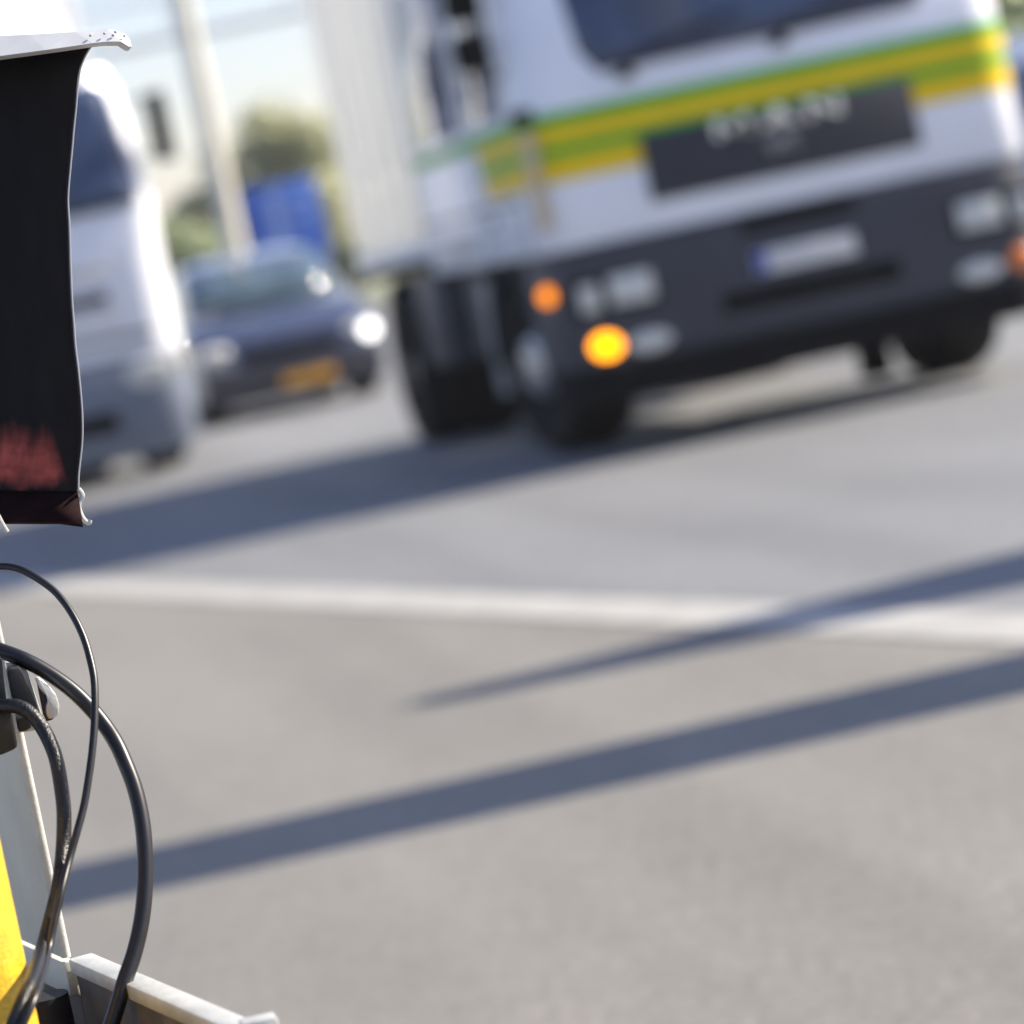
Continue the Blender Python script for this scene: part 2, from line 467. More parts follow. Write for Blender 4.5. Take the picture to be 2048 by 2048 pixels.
def letter(ch, x, z, w_, h_, st, y, parent):
    q = {'M': [(0, 0), (st, 0), (st, .62), (.5, .12), (1 - st, .62), (1 - st, 0), (1, 0), (1, 1), (1 - st * .9, 1), (.5, .46), (st * .9, 1), (0, 1)],
         'A': [(0, 0), (st, 0), (.32, .24), (.68, .24), (1 - st, 0), (1, 0), (.60, 1), (.40, 1)],
         'N': [(0, 0), (st, 0), (st, .66), (1 - st, 0), (1, 0), (1, 1), (1 - st, 1), (1 - st, .34), (st, 1), (0, 1)]}[ch]
    bm = new(); prism(bm, [Vector((x + a * w_, y, z + c * h_)) for a, c in q], (0, 0.014, 0))
    bmesh.ops.triangulate(bm, faces=bm.faces)
    return obj('letter', bm, M['chrome'], parent, smooth=False)


letter('M', -0.33, 1.495, 0.19, 0.105, 0.20, -0.052, gr)
letter('A', -0.09, 1.495, 0.19, 0.105, 0.22, -0.052, gr)
letter('N', 0.15, 1.495, 0.18, 0.105, 0.20, -0.052, gr)
# small walking-animal emblem below the letters
q = [(-.10, .02), (-.07, .05), (-.02, .055), (.03, .05), (.06, .075), (.095, .07), (.10, .045), (.075, .03), (.07, .0), (.075, -.05), (.055, -.05), (.045, -.01), (-.02, -.01), (-.045, -.05), (-.065, -.05), (-.055, -.005), (-.08, .005)]
bm = new(); prism(bm, [Vector((0.0 + a, -0.05, 1.395 + c)) for a, c in q], (0, 0.012, 0)); bmesh.ops.triangulate(bm, faces=bm.faces)
obj('emblem', bm, M['dull_chrome'], gr, smooth=False)

# windscreen with dark surround, wipers
zb, zt = 1.955, 2.92
bm = new()
rows = []
for j in range(9):
    t = j / 8; z = zb + (zt - zb) * t
    hwj = 0.93 + 0.06 * t
    if j == 0: hwj -= 0.07
    if j == 8: hwj -= 0.08
    row = []
    for i in range(17):
        s = -1 + 2 * i / 16; x = s * hwj
        bow = 0.0 if abs(s) < 0.8 else (abs(s) - 0.8) ** 2 * 0.9
        row.append(bm.verts.new((x, cab_front_y(z) - 0.012 + bow, z)))
    rows.append(row)
for a, c in zip(rows, rows[1:]):
    for i in range(16): bm.faces.new((a[i], a[i + 1], c[i + 1], c[i]))
sc = obj('windscreen', bm, M['glass'], trk)
md = sc.modifiers.new('thick', 'SOLIDIFY'); md.thickness = 0.03; md.offset = 0
for x0, x1 in ((-0.70, -0.05), (0.10, 0.75)):
    bm = new(); tube(bm, [Vector((x0, -0.03, 1.92)), Vector((x0 + 0.02, -0.05, 1.96)), Vector((x0 + 0.3, -0.035, 2.06)), Vector((x1, -0.01, 2.12))], 0.012, 8)
    ball(bm, (x0, -0.02, 1.92), 0.05, 0.03, 0.03, 10)
    obj('wiper', bm, M['black'], trk)
# bumper
secs = []
for z, g_, rr in ((0.29, -0.08, 0.25), (0.35, -0.04, 0.25), (0.52, -0.015, 0.25), (0.62, 0.0, 0.25), (1.03, 0.0, 0.25), (1.085, -0.005, 0.25), (1.099, -0.03, 0.22)):
    secs.append(rrect(HW + g_ - 0.005, -g_ - 0.03, 0.62, rr, z, rb=0.05))
bm = new(); loft(bm, secs); bump_ = obj('bumper', bm, M['plastic'], trk)
bm = new(); band(bm, front_path(HW - 0.02, -0.03, 0.25, 0.5, 0.5, 0.004), 0.30, 0.475, 0.012); obj('lower_skirt', bm, M['black'], bump_)
bm = new(); box(bm, -0.30, 0.30, -0.036, -0.025, 1.0, 1.075, 0.004); obj('upper_slot', bm, M['slot'], bump_)
bm = new(); box(bm, -0.46, 0.46, -0.036, -0.025, 0.615, 0.715, 0.004); obj('lower_slot', bm, M['slot'], bump_)
bm = new(); box(bm, -0.26, 0.26, -0.048, -0.031, 0.782, 0.892, 0.003); npl = obj('number_plate', bm, M['plate'], bump_)
bm = new(); box(bm, -0.255, -0.205, -0.0505, -0.0485, 0.787, 0.887); obj('country_band', bm, M['plate_blue'], npl)


def lamp(name, parent, x, z, y, rx, rz, m, depth=0.02, label=None):
    bm = new(); ball(bm, (x, y, z), rx, depth, rz, 18); o = obj(name, bm, m, parent)
    if label: o['label'] = label
    return o


for sx in (-1, 1):
    bm = new(); box(bm, sx * 0.99 - 0.22, sx * 0.99 + 0.22, -0.040, -0.02, 0.745, 0.935, 0.008); hl = obj('headlight', bm, M['slot'], bump_)
    bm = new(); box(bm, sx * 0.905 - 0.115, sx * 0.905 + 0.115, -0.052, -0.038, 0.775, 0.925, 0.014); obj('lens', bm, M['lamp_glass'], hl)
    bm = new(); box(bm, sx * 1.125 - 0.05, sx * 1.125 + 0.05, -0.05, -0.038, 0.765, 0.905, 0.012); obj('lens', bm, M['lamp_glass'], hl)
    lamp('fog_light', bump_, sx * 0.86, 0.565, -0.022, 0.115, 0.055, M['lamp_glass'])
    lamp('indicator', bump_, sx * 1.08, 0.585, -0.016, 0.080, 0.062, M['amber_lit'] if sx < 0 else M['amber'], 0.03, 'orange indicator lit up' if sx < 0 else 'unlit orange indicator')
lamp('side_marker', trk, -1.285, 0.89, 0.17, 0.04, 0.045, M['marker_lit'], 0.034, 'small orange side marker lit up')
# corner air deflectors
for sx in (-1, 1):
    pts = [(sx * (HW - 0.16 + 0.185 * math.cos(R(a))), 0.19 - 0.205 * math.sin(R(a))) for a in (28, 40, 52)]
    if sx < 0: pts = pts
    if sx < 0:
        bm = new(); band(bm, pts, 1.22, 1.74, -0.018); obj('corner_deflector', bm, M['tan'], trk)
        bm = new(); box(bm, -1.30, -1.20, 0.02, 0.12, 1.77, 1.85, 0.02); obj('corner_lug', bm, M['black'], trk)
# doors with window, handle, mirror
for sx in (-1, 1):
    for y0, y1 in ((0.50, 1.25), (1.62, 2.95)):
        bm = new(); box(bm, sx * HW - 0.006, sx * HW + 0.006, y0, y1, 1.86, 2.80, 0.004)
        for v in bm.verts: v.co.x -= sx * max(0, v.co.z - 1.9) * 0.05
        obj('door_window', bm, M['glass'], trk)
    bm = new(); box(bm, sx * HW - 0.004, sx * HW + 0.022, 1.10, 1.26, 1.30, 1.34, 0.006); obj('door_handle', bm, M['slot'], trk)
    bm = new(); box(bm, sx * HW - 0.003, sx * HW + 0.005, 0.42, 3.15, 1.392, 1.408); obj('sill_gap', bm, M['slot'], trk)
    bm = new(); box(bm, sx * HW - 0.003, sx * HW + 0.012, 1.75, 2.75, 1.17, 1.30, 0.006); obj('side_vent', bm, M['cab_grey'], trk)
    bm = new(); box(bm, sx * HW - 0.003, sx * HW + 0.005, 0.375, 0.39, 1.12, 2.7); obj('door_gap', bm, M['slot'], trk)
    bm = new(); box(bm, sx * HW - 0.003, sx * HW + 0.005, 1.40, 1.415, 1.12, 2.7); obj('door_gap', bm, M['slot'], trk)
    bm = new(); box(bm, sx * 1.40 - 0.10, sx * 1.40 + 0.10, 0.16, 0.24, 2.36, 2.86, 0.035); mi = obj('mirror', bm, M['black'], trk)
    bm = new(); box(bm, sx * 1.40 - 0.095, sx * 1.40 + 0.095, 0.16, 0.24, 2.10, 2.30, 0.035); obj('wide_mirror', bm, M['black'], mi)
    bm = new(); tube(bm, [Vector((sx * 1.22, 0.25, 2.9)), Vector((sx * 1.38, 0.2, 2.9)), Vector((sx * 1.38, 0.2, 2.05)), Vector((sx * 1.24, 0.25, 2.05))], 0.017, 8); obj('mirror_arm', bm, M['black'], mi)
# lower cab side: step box and wheel-arch
for sx in (-1, 1):
    xs = sorted((sx * (HW - 0.02), sx * (HW - 0.32)))
    bm = new(); box(bm, xs[0], xs[1], 0.62, 0.74, 0.42, 1.10, 0.01); obj('step_panel', bm, M['plastic'], trk)
    arch = []
    for k in range(13):
        a = R(180 * k / 12); arch.append((1.36 + 0.60 * math.cos(a), 0.52 + 0.60 * math.sin(a)))
    bm = new(); rings = []
    for (yy, zz) in arch:
        rings.append([Vector((xs[0], yy, zz)), Vector((xs[1], yy, zz)), Vector((xs[1], yy + 0.02 * (yy - 1.36), zz + 0.025)), Vector((xs[0], yy + 0.02 * (yy - 1.36), zz + 0.025))])
    loft(bm, rings); obj('wheel_arch', bm, M['plastic'], trk)
    bm = new(); box(bm, xs[0], xs[1], 2.02, 2.05, 0.35, 1.0, 0.005); obj('mud_flap', bm, M['cab_grey'], trk)
# chassis
bm = new()
for sx in (-0.45, 0.38): box(bm, sx, sx + 0.08, 0.5, 6.05, 0.78, 1.02)
for y in (0.6, 2.4, 3.4, 4.2, 5.9): box(bm, -0.37, 0.38, y, y + 0.1, 0.80, 0.98)
obj('chassis', bm, M['slot'], trk)['kind'] = 'stuff'
bm = new(); box(bm, -0.4, 0.4, 0.45, 1.5, 0.58, 1.12, 0.05); obj('engine_block', bm, M['slot'], trk)
bm = new(); cyl(bm, (-0.95, 1.36, 0.5), (0.95, 1.36, 0.5), 0.07); obj('front_axle', bm, M['slot'], trk)
bm = new(); cyl(bm, (-0.95, 4.95, 0.5), (0.95, 4.95, 0.5), 0.08); ball(bm, (0, 4.95, 0.5), 0.2, 0.2, 0.2, 12); obj('rear_axle', bm, M['slot'], trk)
bm = new(); cyl(bm, (0.80, 3.45, 0.78), (0.80, 4.25, 0.78), 0.28, seg=24); obj('fuel_tank', bm, M['chrome'], trk)
bm = new(); box(bm, -1.12, -0.62, 2.45, 3.1, 0.55, 1.15, 0.05); obj('battery_box', bm, M['plastic'], trk)
for sx in (-1, 1):
    bm = new(); x0, x1 = sorted((sx * 0.7, sx * 1.22)); box(bm, x0, x1, 3.40, 6.05, 1.125, 1.198, 0.008); obj('side_rail', bm, M['slot'], trk)
    if sx > 0: continue
    bm = new(); box(bm, x0, x1, 3.45, 4.22, 0.52, 1.12, 0.03); obj('tool_box', bm, M['plastic'], trk)
# tow eyes and brackets hanging below the bumper
for x, d in ((0.21, 0.20), (0.53, 0.19)):
    bm = new(); box(bm, x, x + 0.16, 0.10, 0.2, 0.33 - d, 0.45, 0.02); obj('tow_bracket', bm, M['slot'], trk)
# wheels
for sx in (-1, 1):
    wheel_parts(trk, -1.13 if sx < 0 else 1.22, 1.36, 0.50, 0.30, sx, steer=R(9) if sx < 0 else 0.0)
    wheel_parts(trk, sx * 1.21, 4.95, 0.50, 0.27, sx, dual=True)
    bm = new(); rings = []
    xs = sorted((sx * 1.22, sx * 0.62))
    for k in range(11):
        a = R(180 * k / 10); yy = 4.95 + 0.60 * math.cos(a); zz = 0.52 + 0.58 * math.sin(a)
        rings.append([Vector((xs[0], yy, zz)), Vector((xs[1], yy, zz)), Vector((xs[1], yy, zz + 0.015)), Vector((xs[0], yy, zz + 0.015))])
    loft(bm, rings); obj('mudguard', bm, M['plastic'], trk)
# load body: floor, side panels with posts between, roof
bm = new(); box(bm, -1.25, 1.25, 3.36, 6.10, 1.20, 1.32, 0.015); obj('load_floor', bm, M['pale_steel'], trk)
for sx in (-1, 1):
    for k in range(5):
        y0 = 3.40 + k * 0.54
        bm = new(); x0, x1 = sorted((sx * 1.205, sx * 1.235)); box(bm, x0, x1, y0 + 0.035, y0 + 0.505, 1.33, 3.5, 0.01); obj('side_panel', bm, M['body'], trk)
        bm = new(); x0, x1 = sorted((sx * 1.19, sx * 1.255)); box(bm, x0, x1, y0 - 0.03, y0 + 0.03, 1.325, 3.52, 0.008); obj('side_post', bm, M['body'], trk)
bm = new(); box(bm, -1.25, 1.25, 3.36, 6.10, 3.525, 3.6, 0.02); obj('body_roof', bm, M['body'], trk)
bm = new(); box(bm, -1.18, 1.18, 3.33, 3.37, 1.33, 3.5, 0.01); obj('headboard', bm, M['body'], trk)
bm = new(); box(bm, -1.18, 1.18, 6.07, 6.11, 1.33, 3.5, 0.01); obj('tail_doors', bm, M['body'], trk)

# ------------------------------------------------------------------ white lorry at the left
VX, VY = 1.40, 24.5
van = thing('truck', 'plain white lorry with dark blue windscreen, half hidden behind the black hood', 'truck', (VX, VY, 0))
VW = 1.16
secs = []
for z, g_, fr in ((0.95, 0, 0.0), (1.10, 0, 0.0), (1.6, 0, 0.0), (2.05, 0, 0.02), (2.5, -0.03, 0.14), (3.0, -0.07, 0.28), (3.12, -0.12, 0.40), (3.16, -0.22, 0.52)):
    secs.append(rrect(VW + g_, fr, 2.1, 0.28 if z < 2 else 0.18 if z < 2.2 else 0.10, z, rb=0.06, n=8))
bm = new(); loft(bm, secs); obj('cab', bm, M['white'], van)
bm = new(); rows = []
for j in range(8):
    t = j / 7; z = 2.08 + 1.0 * t; hwj = 1.075 - 0.085 * t - (0.04 if j in (0, 7) else 0)
    fy = (z - 2.05) / 0.45 * 0.12 + 0.02 if z < 2.5 else 0.14 + (z - 2.5) * 0.28
    row = []
    for i in range(15):
        s = -1 + 2 * i / 14; bow = max(0, abs(s) - 0.8) ** 2 * 0.8
        row.append(bm.verts.new((s * hwj, fy - 0.02 + bow, z)))
    rows.append(row)
for a, c in zip(rows, rows[1:]):
    for i in range(14): bm.faces.new((a[i], a[i + 1], c[i + 1], c[i]))
sc = obj('windscreen', bm, M['glass'], van); md = sc.modifiers.new('thick', 'SOLIDIFY'); md.thickness = 0.04; md.offset = 0
secs = []
for z, g_ in ((0.17, -0.08), (0.26, -0.02), (0.6, 0.0), (0.90, 0.0), (0.945, -0.02)):
    secs.append(rrect(VW + g_ + 0.01, -g_ - 0.03, 0.7, 0.30, z, rb=0.05))
bm = new(); loft(bm, secs); vb = obj('bumper', bm, M['van_bumper'], van)
bm = new(); box(bm, -0.72, 0.66, -0.016, 0.02, 1.37, 1.47, 0.01); obj('grille_slot', bm, M['slot'], van)
bm = new(); box(bm, -0.95, 0.95, -0.014, 0.02, 1.075, 1.115, 0.008); obj('seam', bm, M['slot'], van)
for z in (1.20, 1.27):
    bm = new(); box(bm, -0.72, 0.72, -0.012, 0.02, z, z + 0.03, 0.006); obj('grille_slat', bm, M['cab_grey'], van)
bm = new(); box(bm, -0.55, 0.55, -0.034, 0.0, 0.40, 0.56, 0.01); obj('bumper_slot', bm, M['slot'], vb)
bm = new(); box(bm, -0.72, 0.72, -0.012, 0.02, 1.60, 1.68, 0.01); obj('badge_bar', bm, M['cab_grey'], van)
for sx in (-1, 1):
    lamp('headlight', vb, sx * 0.84, 0.80, -0.022, 0.20, 0.11, M['lamp_glass'], 0.03)
    lamp('corner_lamp', vb, sx * 1.085, 0.84, 0.09, 0.07, 0.12, M['lamp_glass'], 0.05)
    bm = new(); box(bm, sx * 1.33 - 0.08, sx * 1.33 + 0.08, 0.1, 0.18, 2.36, 2.90, 0.025); mi = obj('mirror', bm, M['black'], van)
    bm = new(); tube(bm, [Vector((sx * 1.06, 0.22, 2.88)), Vector((sx * 1.31, 0.15, 2.86)), Vector((sx * 1.31, 0.15, 2.44)), Vector((sx * 1.1, 0.2, 2.42))], 0.014, 8); obj('mirror_arm', bm, M['black'], mi)
    bm = new(); box(bm, sx * 1.10 - 0.006, sx * 1.10 + 0.006, 0.55, 1.3, 2.12, 2.8, 0.004); obj('door_window', bm, M['glass'], van)
    wheel_parts(van, sx * 1.08, 1.35, 0.46, 0.27, sx)
    wheel_parts(van, sx * 1.08, 5.2, 0.46, 0.27, sx, dual=True)
lamp('sun_glint', van, 0.95, 3.10, 0.18, 0.055, 0.055, M['glint_white'], 0.03, 'pale round sun glint made as a glowing disc above the windscreen')  # added glowing disc that stands for a sun glint on the cab
# raked roof deflector, its face turned to the sky and sun
bm = new(); prism(bm, [Vector((-1.0, 0.55, 3.15)), Vector((-1.0, 1.75, 4.15)), Vector((-1.0, 2.0, 4.15)), Vector((-1.0, 2.0, 3.15))], (1.86, 0, 0)); obj('roof_deflector', bm, M['white'], van)
bm = new(); cyl(bm, (0.98, 1.95, 2.9), (0.98, 1.95, 4.2), 0.06); obj('air_intake', bm, M['cab_grey'], van)
bm = new(); box(bm, -0.9, 0.9, 0.5, 7.0, 0.62, 1.0); obj('chassis', bm, M['slot'], van)
bm = new(); box(bm, -1.15, 1.1, 2.3, 7.2, 1.05, 3.3, 0.03); obj('load_box', bm, M['white'], van)
bm = new(); box(bm, -0.95, 0.45, 0.6, 0.9, 0.06, 0.5, 0.03); obj('underrun_guard', bm, M['slot'], van)

# ------------------------------------------------------------------ blue-grey car between the lorries
car = thing('car', 'blue-grey car with pale sky sheen on the roof and orange number plate, one headlight shining', 'car', (4.25, 31.2, 0))
# body side profile (y back, z up), lofted across x with tumblehome
prof = [(0.10, 0.22), (0.0, 0.40), (0.02, 0.70), (0.16, 0.86), (0.85, 1.02), (1.05, 1.06), (3.9, 1.06), (4.2, 0.95), (4.25, 0.45), (4.15, 0.24)]
bm = new(); rings = []
for s in (-1, -0.96, -0.8, -0.4, 0, 0.4, 0.8, 0.96, 1):
    k = 1 - abs(s) ** 6 * 0.06
    rings.append([Vector((s * 0.90, 2.1 + (y - 2.1) * (1 - 0.05 * abs(s) ** 3), 0.22 + (z - 0.22) * k)) for y, z in prof])
loft(bm, rings); obj('body', bm, M['car'], car)
bm = new()
cabp = [(0.98, 1.04, 0.84), (1.30, 1.28, 0.78), (1.78, 1.56, 0.70), (2.3, 1.66, 0.64), (3.2, 1.64, 0.64), (3.75, 1.45, 0.70), (4.0, 1.05, 0.80)]
bm2 = new(); rings = []
for s in (-1, -0.93, -0.5, 0, 0.5, 0.93, 1):
    rings.append([Vector((s * hw * (1.0), y, z - 0.05 * abs(s) ** 6)) for y, z, hw in cabp] + [Vector((s * 0.80, 3.9, 1.0)), Vector((s * 0.84, 1.0, 1.0))])
loft(bm2, rings); obj('roof', bm2, M['car_roof'], car); bm.free()
bm = new(); rows = []
for y, z, hw in ((1.0, 1.075, 0.78), (1.28, 1.285, 0.73), (1.72, 1.545, 0.66)):
    rows.append([bm.verts.new((s * hw, y - 0.02 + 0.10 * abs(s) ** 3, z + 0.012)) for s in (-1, -0.6, 0, 0.6, 1)])
for a, c in zip(rows, rows[1:]):
    for i in range(4): bm.faces.new((a[i], a[i + 1], c[i + 1], c[i]))
sc = obj('windscreen', bm, M['car_glass'], car); md = sc.modifiers.new('thick', 'SOLIDIFY'); md.thickness = 0.02; md.offset = 0
bm = new(); box(bm, -0.86, 0.86, -0.03, 0.10, 0.17, 0.52, 0.05); cb = obj('bumper', bm, M['car_dark'], car)
bm = new(); box(bm, -0.50, 0.50, -0.006, 0.05, 0.55, 0.70, 0.02); obj('grille', bm, M['slot'], car)
bm = new(); box(bm, -0.13, 0.39, -0.046, -0.031, 0.26, 0.37, 0.003); obj('number_plate', bm, M['plate_orange'], cb)['label'] = 'orange number plate'
for sx in (-1, 1):
    lamp('headlight', car, sx * 0.72, 0.70, 0.07, 0.15, 0.08, M['lamp_glass'], 0.06)
    bm = new(); ball(bm, (sx * 1.02, 1.15, 1.10), 0.10, 0.05, 0.07, 12); obj('mirror', bm, M['car_dark'], car)
    wheel_parts(car, sx * 0.86, 0.85, 0.32, 0.20, sx, seg=20)
    wheel_parts(car, sx * 0.86, 3.45, 0.32, 0.20, sx, seg=20)
lamp('headlamp_bulb', car, 0.80, 0.64, 0.005, 0.075, 0.075, M['head_lit'], 0.03, 'headlight shining white')

# ------------------------------------------------------------------ lamp post, road sign, gantry behind
lx = (356 + 450) / F * 42
lp = thing('lamp_post', 'slim cream lamp post standing behind the blue-grey car', 'lamp post', (lx, 42, 0))
bm = new(); cyl(bm, (0, 0, 0.25), (0, 0, 9.0), 0.15, 0.12, 20); obj('pole', bm, M['cream'], lp)
bm = new(); cyl(bm, (0, 0, 0), (0, 0, 0.25), 0.26, 0.24, 16); obj('base', bm, M['pale_steel'], lp)
bm = new(); tube(bm, catmull([Vector((0, 0, 8.95)), Vector((0.1, 0, 9.4)), Vector((0.7, 0, 9.7)), Vector((1.6, 0, 9.75))]), 0.05, 8); obj('arm', bm, M['cream'], lp)
bm = new(); box(bm, 1.4, 2.2, -0.15, 0.15, 9.66, 9.8, 0.04); obj('lantern', bm, M['pale_steel'], lp)

D = 55.0; a = at(487, 392, D); b_ = at(648, 470, D)
sg = thing('road_sign', 'blue road sign board rising above the car roof', 'sign', ((a.x + b_.x) / 2, D, 0))
hw = (b_.x - a.x) / 2 + 0.05; zt_ = at(565, 365, D).z; zb_ = zt_ - 1.45
bm = new(); box(bm, -hw, hw, -0.03, 0.03, zb_, zt_, 0.02); bo = obj('board', bm, M['sign_blue'], sg)
bm = new(); box(bm, -hw + 0.45, -hw + 0.62, -0.036, -0.0305, zb_ + 0.3, zt_ - 0.25); obj('arrow_shaft', bm, M['sign_pale'], bo)
bm = new(); prism(bm, [Vector((-hw + 0.34, -0.036, zt_ - 0.24)), Vector((-hw + 0.73, -0.036, zt_ - 0.24)), Vector((-hw + 0.535, -0.036, zt_ - 0.08))], (0, 0.0055, 0)); obj('arrow_head', bm, M['sign_pale'], bo)
for k in range(3):
    bm = new(); box(bm, -hw + 0.82, hw - 0.12 - 0.14 * k, -0.036, -0.0305, zt_ - 0.40 - 0.28 * k, zt_ - 0.28 - 0.28 * k); obj('pale_bar', bm, M['sign_pale'], bo)
for sx in (-0.6, 0.6):
    bm = new(); cyl(bm, (sx * hw, 0.08, 0), (sx * hw, 0.08, zt_ - 0.1), 0.05, seg=12); obj('leg', bm, M['pale_steel'], sg)

D = 62.0; zg = at(427, 58, D).z
gn = thing('gantry', 'pale overhead gantry beam crossing the white sky', 'gantry', (4.5, D, 0))
bm = new(); box(bm, -9, 9, -0.3, 0.3, zg - 0.08, zg + 0.08, 0.02); obj('beam', bm, M['pale_steel'], gn)
bm = new(); box(bm, -9, 9, -0.2, 0.2, zg + 0.78, zg + 0.84, 0.01); obj('upper_beam', bm, M['pale_steel'], gn)
for sx in (-8.7, 8.7):
    bm = new(); box(bm, sx - 0.2, sx + 0.2, -0.2, 0.2, 0, zg + 0.9, 0.03); obj('leg', bm, M['pale_steel'], gn)
for k in range(8):
    x = -8 + k * 2.2
    bm = new(); cyl(bm, (x, 0, zg + 0.08), (x, 0, zg + 0.78), 0.03, seg=8); obj('strut', bm, M['pale_steel'], gn)


# ------------------------------------------------------------------ trees
def tree(x, y, h, rad, m, label, seed, leaves=2600, ls=0.28):
    rnd = random.Random(seed)
    t = thing('tree', label, 'tree', (x, y, 0), group='trees along the far verge')
    bm = new(); cyl(bm, (0, 0, 0), (0.1, 0, h * 0.55), 0.22, 0.10, 10)
    for k in range(6):
        a = rnd.uniform(0, 6.28); z0 = h * rnd.uniform(0.28, 0.5)
        cyl(bm, (0.05, 0, z0), (math.cos(a) * rad * 0.6, math.sin(a) * rad * 0.6, z0 + h * rnd.uniform(0.15, 0.35)), 0.09, 0.03, 6)
    obj('trunk', bm, M['bark'], t)
    clumps = []
    for k in range(26):
        a = rnd.uniform(0, 6.28); q = rnd.random() ** 0.5; zz = rnd.uniform(-1, 1)
        rr = math.sqrt(max(0, 1 - zz * zz)) * q
        clumps.append((Vector((math.cos(a) * rr * rad * 0.8, math.sin(a) * rr * rad * 0.8, h * 0.60 + zz * h * 0.30)), rad * rnd.uniform(0.22, 0.42)))
    verts, faces = [], []
    for k in range(leaves):
        c, cr = rnd.choice(clumps)
        d = Vector((rnd.gauss(0, 1), rnd.gauss(0, 1), rnd.gauss(0, 1))).normalized() * cr * rnd.random() ** 0.4
        p_ = c + d; ax = Vector((rnd.gauss(0, 1), rnd.gauss(0, 1), rnd.gauss(0, 1))).normalized(); bx = ax.orthogonal().normalized(); s_ = ls * rnd.uniform(0.6, 1.3)
        i0 = len(verts); verts += [p_ - bx * s_, p_ + ax.cross(bx) * s_ * 0.5, p_ + bx * s_, p_ - ax.cross(bx) * s_ * 0.5]; faces.append((i0, i0 + 1, i0 + 2, i0 + 3))
    me = bpy.data.meshes.new('crown'); me.from_pydata([tuple(v) for v in verts], [], faces); me.materials.append(m)
    o = bpy.data.objects.new('crown', me); C.objects.link(o); o.parent = t


D = 95.0
tree(at(560, 300, D).x, D, 6.6, 2.6, M['leaf_a'], 'rounded olive tree on the far verge, above the blue sign', 1)
tree(at(640, 330, D + 4).x, D + 4, 5.2, 2.2, M['leaf_b'], 'lower green tree on the far verge, beside the load body of the striped lorry', 2)
tree(at(455, 330, D + 6).x, D + 6, 5.0, 1.8, M['leaf_b'], 'small dark tree on the far verge, just right of the cream lamp post', 3)
tree(at(385, 420, D).x, D, 4.6, 1.7, M['leaf_a'], 'short olive tree on the far verge, just left of the cream lamp post', 5)
tree(at(325, 440, D - 3).x, D - 3, 3.8, 1.6, M['leaf_b'], 'low green tree on the far verge, beside the white lorry', 6)
D = 60.0
tree(at(2060, 0, D).x, D, 6.5, 3.0, M['leaf_b'], 'dark green tree beyond the right corner of the striped lorry', 8)

# van parked beyond the right corner
D = 38.0; p_ = at(2052, 90, D)
vn = thing('parked_van', 'blue-grey van parked beyond the right corner of the striped lorry', 'van', (p_.x + 0.98, D, 0))
secs = []
for z, g_, fr in ((0.35, 0, 0.0), (0.6, 0.02, -0.02), (1.1, 0.02, 0.1), (1.3, 0, 0.7), (2.0, -0.08, 1.3), (2.3, -0.14, 1.5), (2.36, -0.25, 1.65)):
    secs.append(rrect(0.98 + g_, fr, 4.9, 0.2, z))
bm = new(); loft(bm, secs); obj('body', bm, M['blue_van'], vn)
bm = new(); prism(bm, [Vector((-0.82, 0.735, 1.36)), Vector((0.82, 0.735, 1.36)), Vector((0.76, 1.255, 2.0)), Vector((-0.76, 1.255, 2.0))], (0, -0.025, 0.02)); obj('windscreen', bm, M['glass'], vn)
for sx in (-1, 1):
    lamp('headlight', vn, sx * 0.75, 0.85, 0.02, 0.16, 0.10, M['lamp_glass'], 0.06)
    wheel_parts(vn, sx * 0.93, 0.9, 0.34, 0.2, sx, seg=20); wheel_parts(vn, sx * 0.93, 4.0, 0.34, 0.2, sx, seg=20)
bm = new(); box(bm, -0.95, 0.95, -0.05, 0.1, 0.3, 0.6, 0.04); obj('bumper', bm, M['car_dark'], vn)

# ------------------------------------------------------------------ unseen columns to the right that throw the two long shadows
T = math.tan(EL)
cx, cy = 6.9, 7.27 + (6.9 - 1.3) * math.tan(AZ)
cb_ = thing('unseen_steel_column', 'unseen broad grey steel column casting the long straight shadow across the foreground', 'column', (cx, cy, 0))
bm = new(); box(bm, -0.27, 0.27, -0.27, 0.27, 0.04, 7.5, 0.02); obj('shaft', bm, M['galv'], cb_)  # shaft of the unseen column
bm = new(); box(bm, -0.4, 0.4, -0.4, 0.4, 0, 0.04, 0.005); obj('unseen_base_plate', bm, M['galv'], cb_)
bm = new(); box(bm, -0.35, 0.35, -0.35, 0.35, 7.5, 7.6, 0.01); obj('unseen_cap_plate', bm, M['galv'], cb_)
bx_ = 8.6; by_ = 8.95 + (8.6 - 1.37) * math.tan(AZ); ht = (bx_ - 1.42) * T  # unseen caster, its tapered top shaped to give the shadow band
ms = thing('unseen_mast', 'unseen caster with a top shaped for casting the tapering shadow over the white line', 'unseen_mast', (bx_, by_, 0))
bm = new(); cyl(bm, (0, 0, 0), (0, 0, ht - 1.6), 0.46, 0.45, 20); obj('shaft', bm, M['galv'], ms)  # shaft of the unseen caster
bm = new(); cyl(bm, (0, 0, ht - 1.6), (0, 0, ht), 0.45, 0.11, 20); obj('unseen_shadow_top', bm, M['galv'], ms)

# ------------------------------------------------------------------ foreground: portable signal on its trolley
sig = thing('portable_signal', 'portable signal with black hood and grey post on an aluminium trolley', 'signal', (0, 2.7, 0))
base_inv = Matrix.Translation((0, -2.7, 0))


def sobj(name, bm, m, smooth=True, parent=None):
    bmesh.ops.transform(bm, matrix=base_inv, verts=bm.verts)
    return obj(name, bm, m, parent or sig, smooth)


